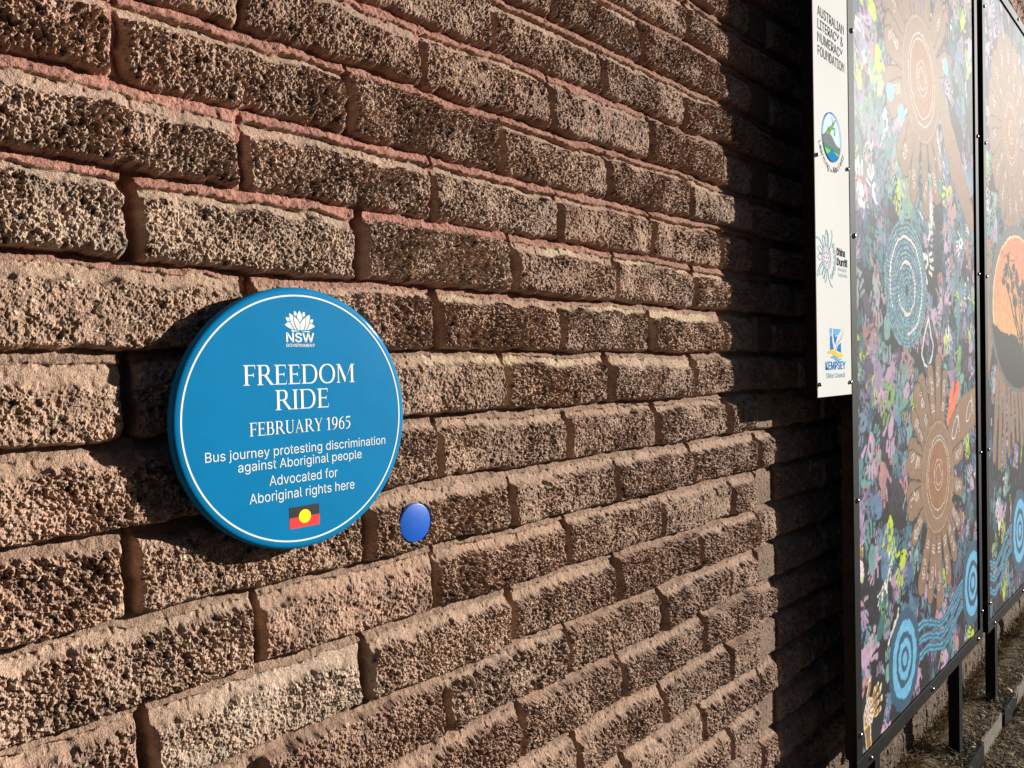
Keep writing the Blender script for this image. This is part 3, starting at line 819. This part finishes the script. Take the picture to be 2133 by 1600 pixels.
# ring circles and the dotted streams between them
for pts in ([(2.49, -1.32), (2.56, -1.315), (2.66, -1.345), (2.76, -1.375), (2.86, -1.36), (2.96, -1.315), (3.08, -1.29)],
            [(2.49, -1.37), (2.58, -1.365), (2.68, -1.395), (2.78, -1.42), (2.88, -1.40), (2.98, -1.345), (3.08, -1.32)],
            [(2.50, -1.42), (2.60, -1.41), (2.70, -1.44), (2.80, -1.46), (2.90, -1.44), (2.99, -1.39), (3.09, -1.37)]): wavy(cv, pts, 46)
rings(cv, 2.350, -1.380, .122); rings(cv, 3.222, -1.328, .127)
# ochre hand edged with cream dots
CREAM = lin(226, 220, 170)
def dotted_hand(cv, cx, cz, S, ang):
    cv.hand(cx, cz, S*1.10, ang, CREAM, 0.1, 1, -1); cv.hand(cx, cz, S*0.97, ang, lin(166, 112, 64), 0.0, 1, -1)
    for k in range(3):
        for i in range(12-3*k):
            t = 2*math.pi*i/(12-3*k); q = .34-.11*k
            cv.ell(cx+S*q*math.cos(t), cz+S*q*math.sin(t)*1.2, .0055, .0055, WHITEP, soft=.001)
cv.ell(2.05, -1.45, .11, .105, BLACKP); cv.cap(2.0, -1.46, 2.015, -1.525, .026, .022, CREAM, dry=0.25); cv.cap(2.0, -1.46, 2.015, -1.525, .018, .016, OCH); dotted_hand(cv, 2.02, -1.435, .092, -1.35); dotted_hand(cv, 1.965, -1.02, .06, 0.2)
m1 = make_mural(1.898, 3.345, Z0, Z1, (2.105, 3.040), 'mural of handprints and brown flowers, directly right of the narrow white sign', cv)

# second board
cv = Canvas(3.448, 4.880, Z0-0.010+0.006, Z1-0.006, 0.0085, 0.0032, 241)
ground_paint(cv, 341)
hands(cv, 260, 15, 3.46, 4.86, -1.58, 1.2)
hands(cv, 140, 16, 3.46, 4.86, 0.0, 1.2, .07, .10)
for i in range(110):
    x, z = random.uniform(3.46, 4.86), random.uniform(-1.58, 1.2); a = random.uniform(1.3, 1.8); l = random.uniform(.02, .1)
    cv.cap(x, z, x+l*math.cos(a), z+l*math.sin(a), random.uniform(.004, .012), .006, random.choice(PAL+[LIME]), dry=0.35, alpha=0.9)
flower(cv, 4.02, 0.62, .20, 8, [(a, .2, .05) for a in range(0, 360, 24)])
for i in range(9): cv.cap(3.70+.075*i, -.50, 3.62+.1*i, -.86-.05*math.sin(i), .035, .032, BRD); 
for i in range(9): cv.cap(3.70+.075*i, -.50, 3.62+.1*i, -.86-.05*math.sin(i), .030, .028, BR)
for i in range(7): cv.cap(3.58, .05-.07*i, 3.49, .04-.09*i, .03, .04, BRD); cv.cap(3.58, .05-.07*i, 3.49, .04-.09*i, .026, .035, BR)
SX, SZ = 4.19, -0.198
cv.ell(SX, SZ, .64, .405, lin(96, 96, 92)); cv.ell(SX, SZ, .575, .355, lin(222, 196, 146))
w = cv.win(SX-.6, SX+.6, SZ-.4, SZ+.4)
d = (np.hypot((cv.WX[w]-SX)/.56, (cv.WZ[w]-SZ)/.345)-1)*.3
tt = np.clip((cv.Z[w]-SZ+.3)/.65, 0, 1)[..., None]
tt = np.clip(tt+0.35*cv.T[w][..., None], 0, 1)
cols = np.array(lin(212, 168, 104), np.float32)*(1-tt)+np.array(lin(206, 112, 66), np.float32)*tt
a = (1-sstep(-.002, .002, d))[..., None]
cv.img[w] = cv.img[w]*(1-a)+cols*a
hill = cv.win(SX-.62, SX+.62, SZ-.42, SZ-.02)
hd = cv.WZ[hill]-(SZ-.17-.05*np.sin((cv.WX[hill]-SX)*9)+.13*np.clip((SX-.25-cv.WX[hill])*4, 0, 1))
hd = np.maximum(hd, (np.hypot((cv.WX[hill]-SX)/.60, (cv.WZ[hill]-SZ)/.385)-1)*.3)
cv.put(hill, hd, lin(40, 40, 40))
R = random.Random(9)
for i in range(9):
    bx = SX+.02+R.uniform(-.05, .12); tx, tz = SX-.30+.075*i, SZ+R.uniform(.05, .24)
    mx, mz = (bx+tx)/2, SZ-.05
    cv.line([(bx, SZ-.2), (mx, mz), (tx, tz)], .008, lin(44, 38, 34))
    for k in range(6): cv.ell(tx+R.uniform(-.06, .06), tz+R.uniform(-.04, .05), R.uniform(.02, .045), R.uniform(.012, .03), lin(48, 44, 40), dry=0.25)
for i in range(7):
    bx, bz = SX-.38+.05*i, SZ+.22+.03*R.random()
    cv.line([(bx-.018, bz+.008), (bx, bz), (bx+.018, bz+.009)], .003, lin(40, 34, 30))
for pts in ([(3.5, -1.30), (3.62, -1.34), (3.74, -1.30), (3.86, -1.24), (4.0, -1.22)], [(3.5, -1.36), (3.62, -1.40), (3.74, -1.36), (3.86, -1.29), (4.0, -1.27)],
            [(3.5, -1.42), (3.62, -1.46), (3.74, -1.42), (3.86, -1.34), (4.0, -1.32)]): wavy(cv, pts, 40)
rings(cv, 4.15, -1.275, .152)
m2 = make_mural(3.440, 4.887, Z0-0.010, Z1, (3.64, 4.62), 'mural with an orange sunset circle and black trees, cut by the right edge', cv)

# ---------------------------------------------------------------- narrow white sign
sign = tag(empty('sponsor_sign', (1.778, -0.125, -0.521)), 'tall narrow white sign with logos and dark lettering, fixed beside the nearer mural', 'sign')
SX0, SX1, SZ0, SZ1 = 1.660, 1.8925, -0.5205, 1.215
paint_m = mat('white_sign_sheet', (0.54, 0.54, 0.52), 0.8, spec=0.04, coat=0.04, coat_rough=0.12, noise=(4, 0.03), bump=(9, 0.0003))
MB().box(SX0, SX1, -0.1400, -0.1382, SZ0, SZ1, 0.0004).build('sheet', paint_m, sign)
MB().box(SX0+0.003, SX1-0.003, -0.1380, -0.108, SZ0+0.004, SZ1-0.002).build('tray', mat('black_tray', (.004, .004, .004), .7, spec=.1), sign)
for z in (0.083, -0.488, 0.70):
    for x in (1.6685, 1.877):
        b = MB(); dome(b, x, -0.140, z, 0.0055); b.build('bolt', bolt_m, sign, smooth=True, angle=40)
YS = -0.1404
ink = mat('charcoal_ink', (0.035, 0.037, 0.04), 0.85, spec=0.04); pale_ink = mat('pale_grey_ink', (0.36, 0.38, 0.40), 0.85, spec=0.04)
kb = mat('logo_blue', (0.0, 0.16, 0.42), 0.85, spec=0.04); kl = mat('logo_light_blue', (0.10, 0.34, 0.58), 0.85, spec=0.04); ky = mat('logo_yellow', (0.80, 0.42, 0.04), 0.85, spec=0.04)
tl = mat('logo_teal', (0.10, 0.30, 0.36), 0.85, spec=0.04); lv = mat('logo_lavender', (0.33, 0.29, 0.48), 0.85, spec=0.04)
def stext(name, s, x0, x1, base, cap, m, bold=0.0): return put_text(name, s, x0, x1, base, cap, YS, m, sign, bold, 'H', 3)
stext('foundation_lettering', 'AUSTRALIAN', 1.690, 1.868, 0.436, 0.0245, ink, 0.006)
stext('foundation_lettering', 'LITERACY &', 1.690, 1.862, 0.403, 0.0245, ink, 0.006)
stext('foundation_lettering', 'NUMERACY', 1.689, 1.858, 0.370, 0.0245, ink, 0.006)
stext('foundation_lettering', 'FOUNDATION', 1.689, 1.868, 0.337, 0.0245, ink, 0.006)
# landscape roundel with a curved caption
cx, cz, rr = 1.772, 0.147, 0.0615
ro = empty('landscape_emblem'); ro.parent = sign; ro.location = (0, 0, 0)
def clipc(pts, rad):
    out = []
    for x, z in pts:
        d = math.hypot(x-cx, z-cz)
        out.append((cx+(x-cx)*rad/d, cz+(z-cz)*rad/d) if d > rad else (x, z))
    return out
MB().poly(circ(cx, cz, rr), YS).build('sky_field', mat('pale_blue_ink', (.48, .64, .80), 0.85, spec=0.04), ro)
n = 24
low = lambda a0, a1: [(cx+rr*math.cos(t), cz+rr*math.sin(t)) for t in np.linspace(a0, a1, n)]
hillp = clipc([(cx-.07, cz-.004), (cx-.035, cz+.004), (cx-.01, cz+.008), (cx+.005, cz+.002), (cx+.03, cz-.014), (cx+.07, cz-.022)], rr)
MB().poly(low(math.pi+.06, 2*math.pi-.37)+hillp[::-1], YS-.0003).build('mountain', mat('grey_ink', (.16, .17, .17), 0.85, spec=0.04), ro)
MB().poly(low(math.pi+.36, 2*math.pi-.50), YS-.0006).build('field', mat('dark_green_ink', (.06, .20, .12), 0.85, spec=0.04), ro)
MB().poly(low(math.pi+.58, 2*math.pi-.62), YS-.0009).build('meadow', mat('light_green_ink', (.18, .46, .06), 0.85, spec=0.04), ro)
MB().poly(low(math.pi+.95, 2*math.pi-.8)+[(cx+.012, cz-.036), (cx+.002, cz-.028), (cx-.008, cz-.036)], YS-.0012).build('river', kb, ro)
hop = MB()
hop.strip([(cx-.045, cz+.0), (cx-.02, cz+.013), (cx+.004, cz+.027), (cx+.016, cz+.042)], [.004, .011, .010, .003], YS-.0012)
hop.strip([(cx+.012, cz+.036), (cx+.003, cz+.052)], .0025, YS-.0013).strip([(cx+.014, cz+.036), (cx+.026, cz+.050)], .0025, YS-.0014)
hop.strip([(cx+.004, cz+.024), (cx+.022, cz+.026), (cx+.020, cz+.008)], .005, YS-.0015).strip([(cx-.022, cz+.012), (cx-.022, cz+.024), (cx-.008, cz+.008)], .004, YS-.0016)
hop.build('grasshopper_shape', mat('olive_ink', (.17, .30, .06), 0.85, spec=0.04), ro)
MB().ring(cx, cz, rr-.001, rr+.0016, YS-.0018, 72).build('outline', kb, ro)
def arc_text(s, rad, t0, t1, cap, m, name, parent, bold):
    for i, ch in enumerate(s):
        if ch == ' ': continue
        t = t0+(t1-t0)*(i+.5)/len(s)
        me, co = text_mesh(ch, bold)
        k = cap/cap_of('H', 0.0); w2 = (co[:, 0].min()+co[:, 0].max())/2
        u = (co[:, 0]-w2)*k; v = co[:, 1]*k
        ox, oz = cx+rad*math.cos(t), cz+rad*math.sin(t)
        rx, rz = -math.sin(t), math.cos(t)                # reading direction (anticlockwise under the circle)
        ux, uz = -math.cos(t), -math.sin(t)
        V = np.stack([ox+u*rx+v*ux, np.full(len(co), YS), oz+u*rz+v*uz], -1).astype(np.float32)
        yield V, me
verts, faces = [], []
for s, a0, a1, cp in (('Learning', 3.42, 4.50, .0165), ('the', 4.56, 4.76, .008), ('Macleay', 4.84, 5.92, .0155)):
    for V, me in arc_text(s, .090, a0, a1, cp, ink, 'x', sign, 0.0):
        o = len(verts); verts += V.tolist(); faces += [[v+o for v in q.vertices] for q in me.polygons]
mb = MB(); mb.v = [tuple(v) for v in verts]; mb.f = [tuple(q) for q in faces]
mb.build('curved_lettering', ink, sign, smooth=None)
# sun-like line emblem with lettering
ex, ez = 1.728, -0.166
em = MB()
for k, (a, l, kind) in enumerate(((90, .042, 'l'), (112, .03, 'l'), (132, .05, 's'), (158, .03, 'l'), (182, .028, 'l'), (205, .045, 's'), (225, .038, 'l'), (247, .03, 'l'), (262, .036, 'l'), (282, .05, 's'), (68, .036, 's'), (48, .05, 's'))):
    t = math.radians(a); b0 = .030
    dx, dz = math.cos(t), math.sin(t); nx, nz = -dz, dx; p = lambda r, s: (ex+dx*r+nx*s, ez+dz*r+nz*s)
    if kind == 'l': em.strip([p(b0, -.005), p(b0+l*.6, -.008), p(b0+l, 0), p(b0+l*.6, .008), p(b0, .005)], .0024, YS)
    else: em.strip([p(b0, 0), p(b0+l*.5, .003), p(b0+l*.8, .010), p(b0+l, .022)], .0034, YS)
em.build('petal_lines', tl, sign)
em = MB()
for q in (.028, .023): em.ring(ex, ez, q-.0014, q, YS, 48)
for k in range(40):
    t = 2*math.pi*k/40; em.strip([(ex+.0285*math.cos(t), ez+.0285*math.sin(t)), (ex+.034*math.cos(t), ez+.034*math.sin(t))], .001, YS)
for k in range(9):
    t = 2*math.pi*k/8; q = .0 if k == 8 else .014; em.poly(circ(ex+q*math.cos(t), ez+q*math.sin(t), .0036, n=12), YS)
em.build('dot_centre', lv, sign)
em = MB()
for k in range(7):
    t = math.radians(38-16*k); q = .052
    x, z = ex+q*math.cos(t), ez+q*math.sin(t)*1.05
    em.poly(circ(x, z, .0032, .0062, 12), YS).strip([(x+.007, z-.006), (x+.011, z), (x+.008, z+.008)], .003, YS)
em.build('footprints', tl, sign)
stext('lettering', 'Dhina', 1.797, 1.857, -0.153, .0195, ink, 0.03)
stext('lettering', 'Durriti', 1.797, 1.872, -0.179, .0195, ink, 0.03)
stext('small_lettering', 'Aboriginal', 1.805, 1.866, -0.1935, .0095, pale_ink)
stext('small_lettering', 'Corporation', 1.805, 1.870, -0.2080, .0095, pale_ink)
# council logo: blue square cut by a white bird, two waves
q0x, q0z, q1x, q1z = 1.743, -0.404, 1.818, -0.345
def K(px, py): return (q0x+(px-415)/220*(q1x-q0x), q1z-(py-190)/330*(q1z-q0z))
MB().poly([K(415, 190), K(458, 190), K(460, 262), K(415, 300)], YS).poly([K(485, 195), K(635, 200), K(635, 222), K(575, 290), K(545, 282), K(530, 310), K(500, 262), K(485, 250)], YS).build('logo_sky', kl, sign)
MB().poly([K(418, 318), K(455, 282), K(462, 380), K(490, 490), K(418, 520)], YS).poly([K(482, 262), K(497, 275), K(530, 325), K(552, 300), K(568, 300), K(520, 430), K(500, 370)], YS).poly([K(545, 510), K(580, 440), K(635, 395), K(637, 545)], YS).build('logo_water', kb, sign)
def wave(x0, x1, z, th, amp, y):
    pts = [(x0+(x1-x0)*i/16, z+amp*math.sin(2*math.pi*(i/16)*0.95+0.3)) for i in range(17)]
    return MB().strip(pts, [max(.001, th*math.sin(math.pi*min(1, max(0.02, i/16)))**0.5) for i in range(17)], y)
wave(1.729, 1.834, -0.411, .0125, .0055, YS-.0004).build('logo_wave', ky, sign)
wave(1.748, 1.820, -0.4235, .0085, .0045, YS-.0004).build('logo_wave', kl, sign)
MB().strip([K(522, 520), K(560, 420), K(640, 340), K(680, 240), K(695, 150)], [.0012, .002, .0018, .0014, .0006], YS-.0006).build('logo_stroke', pale_ink, sign)
stext('council_lettering', 'KEMPSEY', 1.711, 1.850, -0.4515, .0205, kb, 0.02)
stext('council_lettering', 'Shire Council', 1.716, 1.845, -0.4735, .0130, tl)

# ---------------------------------------------------------------- ground, bed, kerb, dry grass
soil_m = mat('dry_soil', (.075, .055, .038), 0.95, noise=(18, 0.45), bump=(60, 0.012))
gx = np.concatenate([[-300, -60, -12], np.linspace(-2.5, 8, 260), [14, 60, 300]])
gy = np.concatenate([[-300, -60, -12, -5], np.linspace(-2.2, 0.05, 90), [0.4, 5, 60, 300]])
GX, GY = np.meshgrid(gx, gy)
near = (GX > -2.6) & (GX < 8.1) & (GY > -2.3) & (GY < 0.1)
GZ = -2.030+np.where(near, 0.012*fbm(GX*5, GY*5, 91, 3), 0)
nyy, nxx = GX.shape
i = np.arange((nyy-1)*nxx).reshape(nyy-1, nxx)[:, :-1].ravel()
me = mesh_np('ground', np.stack([GX.ravel(), GY.ravel(), GZ.ravel()], -1), np.stack([i, i+1, i+nxx+1, i+nxx], -1), True)
tag(link('ground', me, soil_m), kind='structure')
bx = np.linspace(-2.4, 6.6, 500); by = np.linspace(-0.100, 0.02, 14)
BX, BY = np.meshgrid(bx, by)
BZ = -1.942+0.008*fbm(BX*9, BY*9, 92, 3)
i = np.arange(13*500).reshape(13, 500)[:, :-1].ravel()
me = mesh_np('soil', np.stack([BX.ravel(), BY.ravel(), BZ.ravel()], -1), np.stack([i, i+1, i+501, i+500], -1), True)
tag(link('soil', me, soil_m), kind='structure')
kb_m = mat('weathered_concrete', (.105, .084, .062), 0.95, noise=(45, 0.35), bump=(120, 0.004))
tag(MB().box(-2.4, 6.6, -0.172, -0.098, -2.2, -1.937, 0.006).build('kerb', kb_m), kind='structure')

def grass(name, n, boxes, seed, zf):
    R = np.random.default_rng(seed)
    tot = sum(b[5] for b in boxes)
    V = []; C = []
    for x0, x1, y0, y1, z, wgt, hmax in boxes:
        k = int(n*wgt/tot)
        x = R.uniform(x0, x1, k); y = R.uniform(y0, y1, k)
        zz = np.full(k, z)+R.uniform(-0.004, 0.012, k)
        L = R.uniform(0.4, 1.0, k)*hmax; leaf = R.random(k) < .012; L = np.where(leaf, 0.03, L); a = R.uniform(0, 2*np.pi, k); tilt = R.uniform(0.05, 1.0, k)
        b = a+R.normal(0, 0.6, k)
        dx, dy = np.cos(a), np.sin(a); w = np.where(leaf, R.uniform(.004, .009, k), R.uniform(0.0009, 0.0026, k))
        p0 = np.stack([x, y, zz], -1)
        p1 = p0+np.stack([dx*L*.5*(1-tilt*.6), dy*L*.5*(1-tilt*.6), L*.45*tilt], -1)
        p2 = p1+np.stack([np.cos(b)*L*.5, np.sin(b)*L*.5, L*(.35*tilt-.15)], -1)
        wv = np.stack([-dy*w, dx*w, 0*w], -1)
        V.append(np.stack([p0-wv, p0+wv, p1+wv*.8, p1-wv*.8, p2+wv*.15, p2-wv*.15], 1))
        t = R.random(k)[:, None]; br = R.uniform(.55, 1.35, k)[:, None]
        c = (np.array([.27, .19, .10])*(1-t)+np.array([.12, .08, .045])*t)*br
        pale = R.random(k) < .20; c[pale] = np.array([.50, .40, .25])*R.uniform(.7, 1.1, (pale.sum(), 1))
        C.append(np.repeat(c[:, None, :], 6, 1))
    V = np.concatenate(V); C = np.concatenate(C); k = len(V)
    i = np.arange(k)[:, None]*6
    F = np.concatenate([i+np.array([[0, 1, 2, 3]]), i+np.array([[3, 2, 4, 5]])])
    me = mesh_np(name, V.reshape(-1, 3), F); set_col(me, C.reshape(-1, 3))
    return tag(link(name, me, mat('straw', rough=0.8, spec=0.3, attr=True)), 'dry brown grass tangled over the soil along the wall and kerb', 'grass', kind='stuff')
grass('dry_grass', 120000, [(1.3, 6.5, -0.100, -0.012, -1.944, 24, .040), (1.3, 6.5, -0.62, -0.180, -2.030, 40, .060), (1.6, 6.5, -0.19, -0.165, -2.028, 5, .07),
                           (2.0, 6.5, -1.4, -0.62, -2.030, 26, .06), (1.5, 6.5, -0.172, -0.100, -1.940, 11, .035), (1.9, 6.5, -0.040, -0.004, -1.945, 14, .15), (-1.5, 2.0, -1.4, -0.18, -2.03, 10, .06)], 5, None)

# a loop of orange cord lying in the grass
def tube(pts, r, n=8):
    mb = MB(); k = len(pts); P3 = [Vector(p) for p in pts]; rings_ = []
    for i in range(k):
        d = (P3[min(i+1, k-1)]-P3[max(i-1, 0)]).normalized(); s = d.orthogonal().normalized()
        up = Vector((0, 0, 1)); s = (d.cross(up) if d.cross(up).length > 1e-3 else d.orthogonal()).normalized(); q = s.cross(d)
        rings_.append([tuple(P3[i]+r*(math.cos(2*math.pi*j/n)*s+math.sin(2*math.pi*j/n)*q)) for j in range(n)])
    for a in range(k-1):
        mb.add(rings_[a]+rings_[a+1], [(j, (j+1) % n, n+(j+1) % n, n+j) for j in range(n)])
    return mb
OX, OY, OZ = 3.86, -0.245, -1.982
pts = [(OX+.055*math.cos(t)*(1+.1*t/6), OY+.040*math.sin(t), OZ+.012*math.sin(2*t+.5)+.010*t/6+.022*max(0, math.cos(t))) for t in np.linspace(0, 7.2, 44)]
tag(tube(pts, .0052).build('orange_cord', mat('orange_plastic', (.55, .10, .03), .5, bump=(300, .0006)), smooth=True), 'small loop of orange cord lying in the dry grass at the right edge', 'cord')

# ---------------------------------------------------------------- unseen building added behind the viewpoint to block skylight and deepen the wall's shade
render_m = mat('grey_render', (.17, .155, .14), 0.9, noise=(3, 0.2), bump=(40, 0.003))
trim_m = mat('dark_trim', (.05, .05, .05), 0.6); pane_m = mat('window_pane', (.02, .025, .03), 0.15)
bd = tag(empty('skylight_block_building', (-4.0, -5.0, -2.03)), 'plain grey building added out of view behind the viewpoint to block skylight', 'building')
MB().box(-12.0, 3.6, -11.0, -4.6, -2.3, 3.6).build('wall', render_m, bd)
MB().box(-12.3, 3.9, -11.3, -4.3, 3.6, 3.78).build('roof', trim_m, bd)
for wx in (-10.2, -7.4, -4.6, 0.4):
    fr = MB().box(wx, wx+1.3, -4.598, -4.54, -0.9, 0.5).build('window', trim_m, bd)
    MB().box(wx+.07, wx+1.23, -4.539, -4.53, -0.83, 0.43).build('pane', pane_m, fr)
dr = MB().box(-2.1, -1.1, -4.598, -4.55, -2.03, 0.1).build('door', trim_m, bd)
MB().box(-1.30, -1.22, -4.549, -4.50, -1.05, -0.93, 0.004).build('handle', bolt_m, dr)
